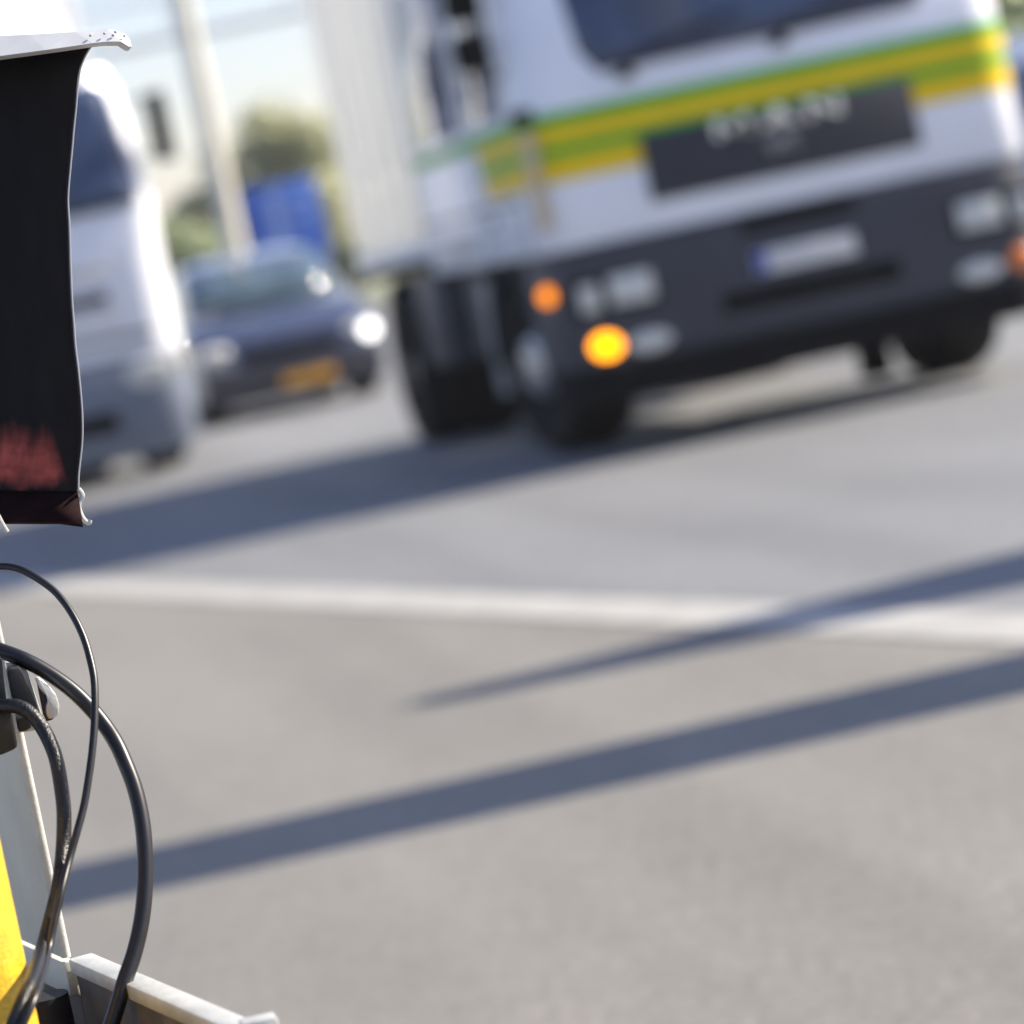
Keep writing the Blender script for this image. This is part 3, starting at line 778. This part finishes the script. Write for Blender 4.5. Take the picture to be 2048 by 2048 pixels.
DE = 2.667
edge = [(188, 85), (178, 97), (168, 114), (159, 138), (154, 170), (150, 217), (146, 255), (143, 290), (138, 344), (134, 399), (137, 453), (139, 525), (142, 598), (146, 650), (149, 693), (155, 742), (161, 805), (163, 850), (162, 888), (158, 925), (155, 955), (155, 985)]
ep = catmull([at(x, y, DE) for x, y in edge], 4)
bdir = Vector((-CS * 0.30, 0.21, SN * 0.30))
NR = 14
bm = new(); uvl = bm.loops.layers.uv.new('UVMap')
grid = []; nE = len(ep)
lens = [0]
for a, c in zip(ep, ep[1:]): lens.append(lens[-1] + (c - a).length)
rndw = random.Random(3)
lines = [[None] * (NR + 1) for _ in range(nE)]
for i, e in enumerate(ep):
    t = lens[i] / lens[-1]; row = []
    for j in range(NR + 1):
        r = j / NR
        wob = 0.0018 * math.sin(t * 23 + r * 5) * r + 0.004 * math.sin(r * math.pi) * math.sin(t * math.pi)
        # the back end keeps a straight, level outline
        back_top = at(188, 85, DE) + bdir; back_bot = at(155, 985, DE) + bdir
        e_back = back_top.lerp(back_bot, t)
        k = r
        row.append((bm.verts.new((e + bdir * r) * (1 - k) + e_back * k + Vector((0, wob, 0))), r, t))
    grid.append(row)
for a, c in zip(grid, grid[1:]):
    for j in range(NR):
        f = bm.faces.new((a[j][0], a[j + 1][0], c[j + 1][0], c[j][0]))
        for lp_, src in zip(f.loops, (a[j], a[j + 1], c[j + 1], c[j])): lp_[uvl].uv = (src[1], src[2])
hood = sobj('hood', bm, M['hood']); hood['label'] = 'black hood with reflected red glow painted along the bottom'
md = hood.modifiers.new('thick', 'SOLIDIFY'); md.thickness = 0.0022; md.offset = 1
# floor of the hood
bm = new(); uvl = bm.loops.layers.uv.new('UVMap'); near = []; far = []
for j in range(NR + 1):
    r = j / NR; far.append(bm.verts.new(ep[-1] + bdir * r + Vector((0, 0.003, 0.004))))
    x = 164 - 640 * r; near.append(bm.verts.new(at(x, 1043 + (6 if j == 0 else 0), DE - 0.035 + 0.19 * r)))
mid = [bm.verts.new(f.co.lerp(n_.co, 0.5) + Vector((0, 0, -0.002))) for f, n_ in zip(far, near)]
for A_, B_, t0, t1 in ((far, mid, 1.3, 1.32), (mid, near, 1.32, 1.34)):
    for j in range(NR):
        f = bm.faces.new((A_[j], A_[j + 1], B_[j + 1], B_[j]))
        for lp_, uv in zip(f.loops, ((j / NR, t0), ((j + 1) / NR, t0), ((j + 1) / NR, t1), (j / NR, t1))): lp_[uvl].uv = uv
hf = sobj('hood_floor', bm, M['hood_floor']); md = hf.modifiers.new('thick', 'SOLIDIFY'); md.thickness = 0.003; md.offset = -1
# roof sheet of the hood
bm = new(); A_, B_ = [], []
for j in range(NR + 1):
    r = j / NR; A_.append(bm.verts.new(ep[0] + bdir * r + Vector((0, 0, 0.001))))
    x = 188 - 640 * r; B_.append(bm.verts.new(at(x, 85 + 22 * r * 1.0 + 0.03 * (188 - x), DE - 0.045 + 0.0 * r)))
for j in range(NR): bm.faces.new((A_[j], A_[j + 1], B_[j + 1], B_[j]))
ho = sobj('hood_roof', bm, M['plug']); md = ho.modifiers.new('thick', 'SOLIDIFY'); md.thickness = 0.002; md.offset = 1
# bright edge bead and the hooked end
bm = new(); tube(bm, [e + Vector((0.0009, -0.0004, 0)) for e in ep], 0.0008, 8); sobj('edge_bead', bm, M['bead'])
bm = new(); tube(bm, catmull([at(x, y, DE - 0.004) for x, y in ((157, 978), (163, 985), (165, 993), (159, 1003), (158, 1014), (162, 1028), (169, 1040), (178, 1046), (180, 1040))], 5), 0.0019, 8); sobj('edge_hook', bm, M['alu'])
bm = new(); tube(bm, [at(-4, 1030, DE - 0.02), at(4, 1046, DE - 0.02), at(15, 1064, DE - 0.02)], 0.0018, 8); sobj('stay_pin', bm, M['alu'])
# pale lip along the top, drooping at its tip, with rivets
lipp = [(-150, 79), (0, 72), (60, 69), (150, 64), (190, 61), (215, 58), (232, 60), (248, 67), (260, 80), (264, 93), (258, 93), (242, 83), (215, 83), (186, 86), (140, 93), (90, 100), (0, 112), (-150, 134)]
up_ = set(lipp[:9])
bm = new(); prism(bm, [at(x, y, DE - (0.044 if (x, y) in up_ else 0.05)) for x, y in lipp], (0, 0.035, 0)); bmesh.ops.triangulate(bm, faces=[f for f in bm.faces if len(f.verts) > 4])
lip = sobj('lip', bm, M['lip'], smooth=False)
for x, y in ((181, 71), (209, 67), (226, 71), (231, 64), (249, 72)):
    bm = new(); c = at(x, y, DE - 0.0485); ball(bm, c, 0.0013, 0.0006, 0.0011, 8); sobj('rivet', bm, M['bead'], parent=lip)
# lamp housing behind and left of the hood, outside the picture
cH = ep[len(ep) // 2] + bdir
bm = new(); box(bm, cH.x - 0.30, cH.x - 0.02, cH.y - 0.12, cH.y + 0.18, 1.02, 1.46, 0.02); sobj('housing', bm, M['plug'])
bm = new(); box(bm, cH.x - 0.12, 0.04, 2.72, 2.78, 1.041, 1.075, 0.004); sobj('bracket', bm, M['post'])

# post: flat profile lying along the trolley side
e_ = Vector((0.232, -0.973, 0)); n_ = Vector((0.973, 0.232, 0))
p0 = at(139, 1918, DE)           # near lower corner of the visible face
zB = p0.z


def slab(bm, o, l0, l1, t0, t1, z0, z1, bev=0.0, seg=2):
    """box in trolley axes: l along e_, t along n_ (to the right)"""
    tmp = bmesh.new(); box(tmp, l0, l1, t0, t1, z0, z1, bev, seg)
    for v in tmp.verts:
        c = v.co.copy(); q_ = o + e_ * c.x + n_ * c.y; v.co = Vector((q_.x, q_.y, c.z))
    me = bpy.data.meshes.new('tmp'); tmp.to_mesh(me); tmp.free(); bm.from_mesh(me); bpy.data.meshes.remove(me)
    return bm


bm = new(); slab(bm, p0, -0.20, -0.003, -0.006, 0.0, zB + 0.002, 1.04, 0.001); sobj('post', bm, M['post'])
bm = new(); q_ = p0 + e_ * -0.0015; cyl(bm, Vector((q_.x, q_.y, zB + 0.002)) - n_ * 0.002, Vector((q_.x, q_.y, 1.04)) - n_ * 0.002, 0.0042, seg=16); sobj('post_edge', bm, M['alu'])
bm = new(); slab(bm, p0, -0.20, 0.0, -0.0055, 0.004, zB - 0.030, zB - 0.002, 0.0005); sobj('post_foot', bm, M['post'])
# trolley: rim bars, tray panels, floor, legs
bm = new(); slab(bm, p0, 0.002, 0.75, -0.002, 0.020, zB - 0.012, zB + 0.001, 0.002); sobj('rim_bar', bm, M['alu'])
bm = new(); slab(bm, p0, 0.002, 0.75, 0.002, 0.016, zB - 0.17, zB - 0.013, 0.002); slab(bm, p0, -0.20, 0.001, 0.002, 0.016, zB - 0.17, zB - 0.031, 0.002); sobj('tray_panel', bm, M['tray'])
bm = new(); slab(bm, p0, 0.002, 0.75, -0.502, -0.480, zB - 0.012, zB + 0.001, 0.002); sobj('rim_bar', bm, M['alu'])
bm = new(); slab(bm, p0, 0.002, 0.75, -0.498, -0.484, zB - 0.17, zB - 0.012, 0.002); sobj('tray_panel', bm, M['tray'])
bm = new(); slab(bm, p0, -0.20, -0.19, -0.48, -0.002, zB - 0.17, zB - 0.06, 0.002); sobj('tray_panel', bm, M['tray'])
bm = new(); slab(bm, p0, 0.76, 0.774, -0.5, 0.02, zB - 0.17, zB + 0.001, 0.002); sobj('tray_panel', bm, M['tray'])
bm = new(); slab(bm, p0, -0.19, 0.755, -0.484, 0.0, zB - 0.185, zB - 0.17, 0.002); sobj('tray_floor', bm, M['tray'])
for l_, t_ in ((-0.19, -0.49), (-0.19, 0.0), (0.72, -0.49), (0.72, 0.0)):
    bm = new(); slab(bm, p0, l_, l_ + 0.03, t_ - 0.01, t_ + 0.02, 0.06, zB - 0.186, 0.003); lg = sobj('leg', bm, M['alu'])
    bm = new(); q_ = p0 + e_ * (l_ + 0.015) + n_ * (t_ + 0.005); cyl(bm, q_ + n_ * -0.015 + Vector((0, 0, -q_.z + 0.04)), q_ + n_ * 0.015 + Vector((0, 0, -q_.z + 0.04)), 0.04, seg=16); sobj('castor', bm, M['black'], parent=lg)
# dark motor in the tray, small clip on the rim
bm = new(); q_ = p0 + e_ * 0.02 + n_ * -0.035; cyl(bm, Vector((q_.x, q_.y, zB - 0.168)), Vector((q_.x, q_.y, zB - 0.02)), 0.022, seg=20); sobj('tray_canister', bm, M['plug'])
bm = new(); c = at(520, 2046, 2.26); box(bm, c.x - 0.014, c.x + 0.012, c.y - 0.01, c.y + 0.01, c.z - 0.012, c.z + 0.004, 0.002); sobj('rim_clip', bm, M['alu'])


# connectors and latch on the post
#
def pxprism(name, poly, D0, th, m, bev=0.002):
    bm = new(); prism(bm, [at(x, y, D0) for x, y in poly], (0, th, 0))
    if bev: bmesh.ops.bevel(bm, geom=list(bm.edges), offset=bev, segments=2, profile=0.5, affect='EDGES')
    return sobj(name, bm, m)


pxprism('mount_plate', [(12, 1326), (48, 1330), (56, 1346), (88, 1440), (84, 1452), (66, 1462), (36, 1466)], 2.632, 0.008, M['alu'], 0.001)
pxprism('plug_body', [(15, 1345), (20, 1338), (40, 1336), (46, 1345), (79, 1425), (77, 1434), (60, 1437), (26, 1404)], 2.60, 0.03, M['plug'], 0.0012)
pxprism('plug_body', [(-60, 1330), (4, 1318), (13, 1400), (-60, 1404)], 2.59, 0.03, M['plug'], 0.001)
pxprism('socket_box', [(-70, 1420), (18, 1418), (25, 1428), (36, 1490), (32, 1498), (2, 1511), (-70, 1520)], 2.57, 0.05, M['plug'], 0.0025)
pxprism('cable_gland', [(33, 1438), (61, 1430), (63, 1455), (52, 1462), (38, 1464)], 2.585, 0.02, M['plug'], 0.001)
pxprism('latch', [(70, 1356), (78, 1354), (96, 1370), (112, 1388), (119, 1412), (117, 1430), (104, 1438), (96, 1438), (91, 1424), (92, 1408), (99, 1396), (88, 1388), (78, 1376)], 2.60, 0.012, M['alu'], 0.0015)
pxprism('latch_pad', [(76, 1372), (100, 1392), (92, 1408), (92, 1428), (97, 1438), (112, 1432), (104, 1440), (94, 1443), (88, 1432)], 2.603, 0.016, M['plug'], 0.0006)


# ------------------------------------------------------------------ cables, each hanging free
def cable(pts, r, label, seg=14):
    bm = new(); P_ = catmull([at(*p) for p in pts], 8)
    o0 = P_[0].copy()
    for q_ in P_: q_ -= o0
    tube(bm, P_, r, seg); o = obj('cable', bm, M['cable_worn'] if 'worn' in label else M['cable']); o.location = o0
    return tag(o, label, 'cable', 'cables looping from the signal')


cable([(-90, 1160, 2.66), (-40, 1142, 2.645), (0, 1133, 2.63), (35, 1137, 2.62), (70, 1154, 2.61), (105, 1179, 2.6), (130, 1207, 2.59), (151, 1240, 2.58), (168, 1277, 2.57), (180, 1317, 2.56), (188, 1356, 2.55), (190, 1398, 2.54), (189, 1445, 2.53), (185, 1496, 2.52), (178, 1550, 2.51), (168, 1610, 2.50), (155, 1660, 2.49), (139, 1717, 2.48), (123, 1780, 2.46), (110, 1835, 2.45), (97, 1900, 2.435), (86, 1945, 2.39), (74, 1985, 2.335), (46, 2050, 2.315), (-2, 2160, 2.31), (-40, 2260, 2.30)], 0.0031,
      'thin black cable, the slimmest of the loops, arching highest below the hood', 10)
cable([(-120, 1270, 2.66), (-50, 1283, 2.65), (0, 1301, 2.64), (47, 1319, 2.63), (93, 1344, 2.625), (140, 1377, 2.62), (177, 1412, 2.615), (208, 1449, 2.61), (232, 1486, 2.60), (250, 1525, 2.59), (269, 1575, 2.58), (282, 1630, 2.57), (289, 1690, 2.56), (290, 1764, 2.55), (284, 1835, 2.54), (269, 1904, 2.53), (248, 1966, 2.52), (226, 2040, 2.51), (200, 2110, 2.50), (170, 2200, 2.5)], 0.0066,
      'thick black cable swinging out furthest right in a wide bow')
cable([(-60, 1420, 2.60), (-20, 1414, 2.58), (12, 1412, 2.565), (35, 1413, 2.56), (58, 1425, 2.555), (81, 1450, 2.55), (100, 1485, 2.54), (113, 1522, 2.53), (123, 1578, 2.52), (128, 1630, 2.51), (126, 1699, 2.50), (119, 1764, 2.48), (105, 1826, 2.465), (85, 1900, 2.44), (71, 1944, 2.39), (56, 1981, 2.345), (28, 2048, 2.325), (-10, 2130, 2.32), (-40, 2230, 2.31)], 0.0060,
      'black cable with worn speckled sheath, dropping close beside the grey post')

# yellow tube standing in the tray
q_ = at(34, 1840, 2.43)
yt = thing('yellow_tube', 'bright yellow tube standing in the trolley tray, in front of the grey post', 'tube', (q_.x - 0.052, 2.43, zB - 0.17))
bm = new(); cyl(bm, (0, 0, 0), (0, 0, 0.40), 0.052, seg=48); bmesh.ops.bevel(bm, geom=[e for e in bm.edges if abs(e.verts[0].co.z - e.verts[1].co.z) < 1e-5], offset=0.01, segments=3, affect='EDGES')
obj('barrel', bm, M['yellow_tube'], yt)
bm = new(); cyl(bm, (0, 0, 0.40), (0, 0, 0.43), 0.03, 0.025, 20); obj('cap', bm, M['plug'], yt)

# ------------------------------------------------------------------ haze over the yard
hm = bpy.data.materials.new('haze_air'); hm.use_nodes = True; n = hm.node_tree.nodes
n.remove(n['Principled BSDF']); pv = n.new('ShaderNodeVolumePrincipled')
pv.inputs['Color'].default_value = (0.93, 0.95, 1.0, 1); pv.inputs['Density'].default_value = 0.0005; pv.inputs['Anisotropy'].default_value = 0.2
hm.node_tree.links.new(pv.outputs[0], n['Material Output'].inputs['Volume'])
bm = new(); box(bm, -243, 383, -43, 333, -1.0, 17.0); hz = obj('haze', bm, hm, smooth=False); hz['kind'] = 'stuff'
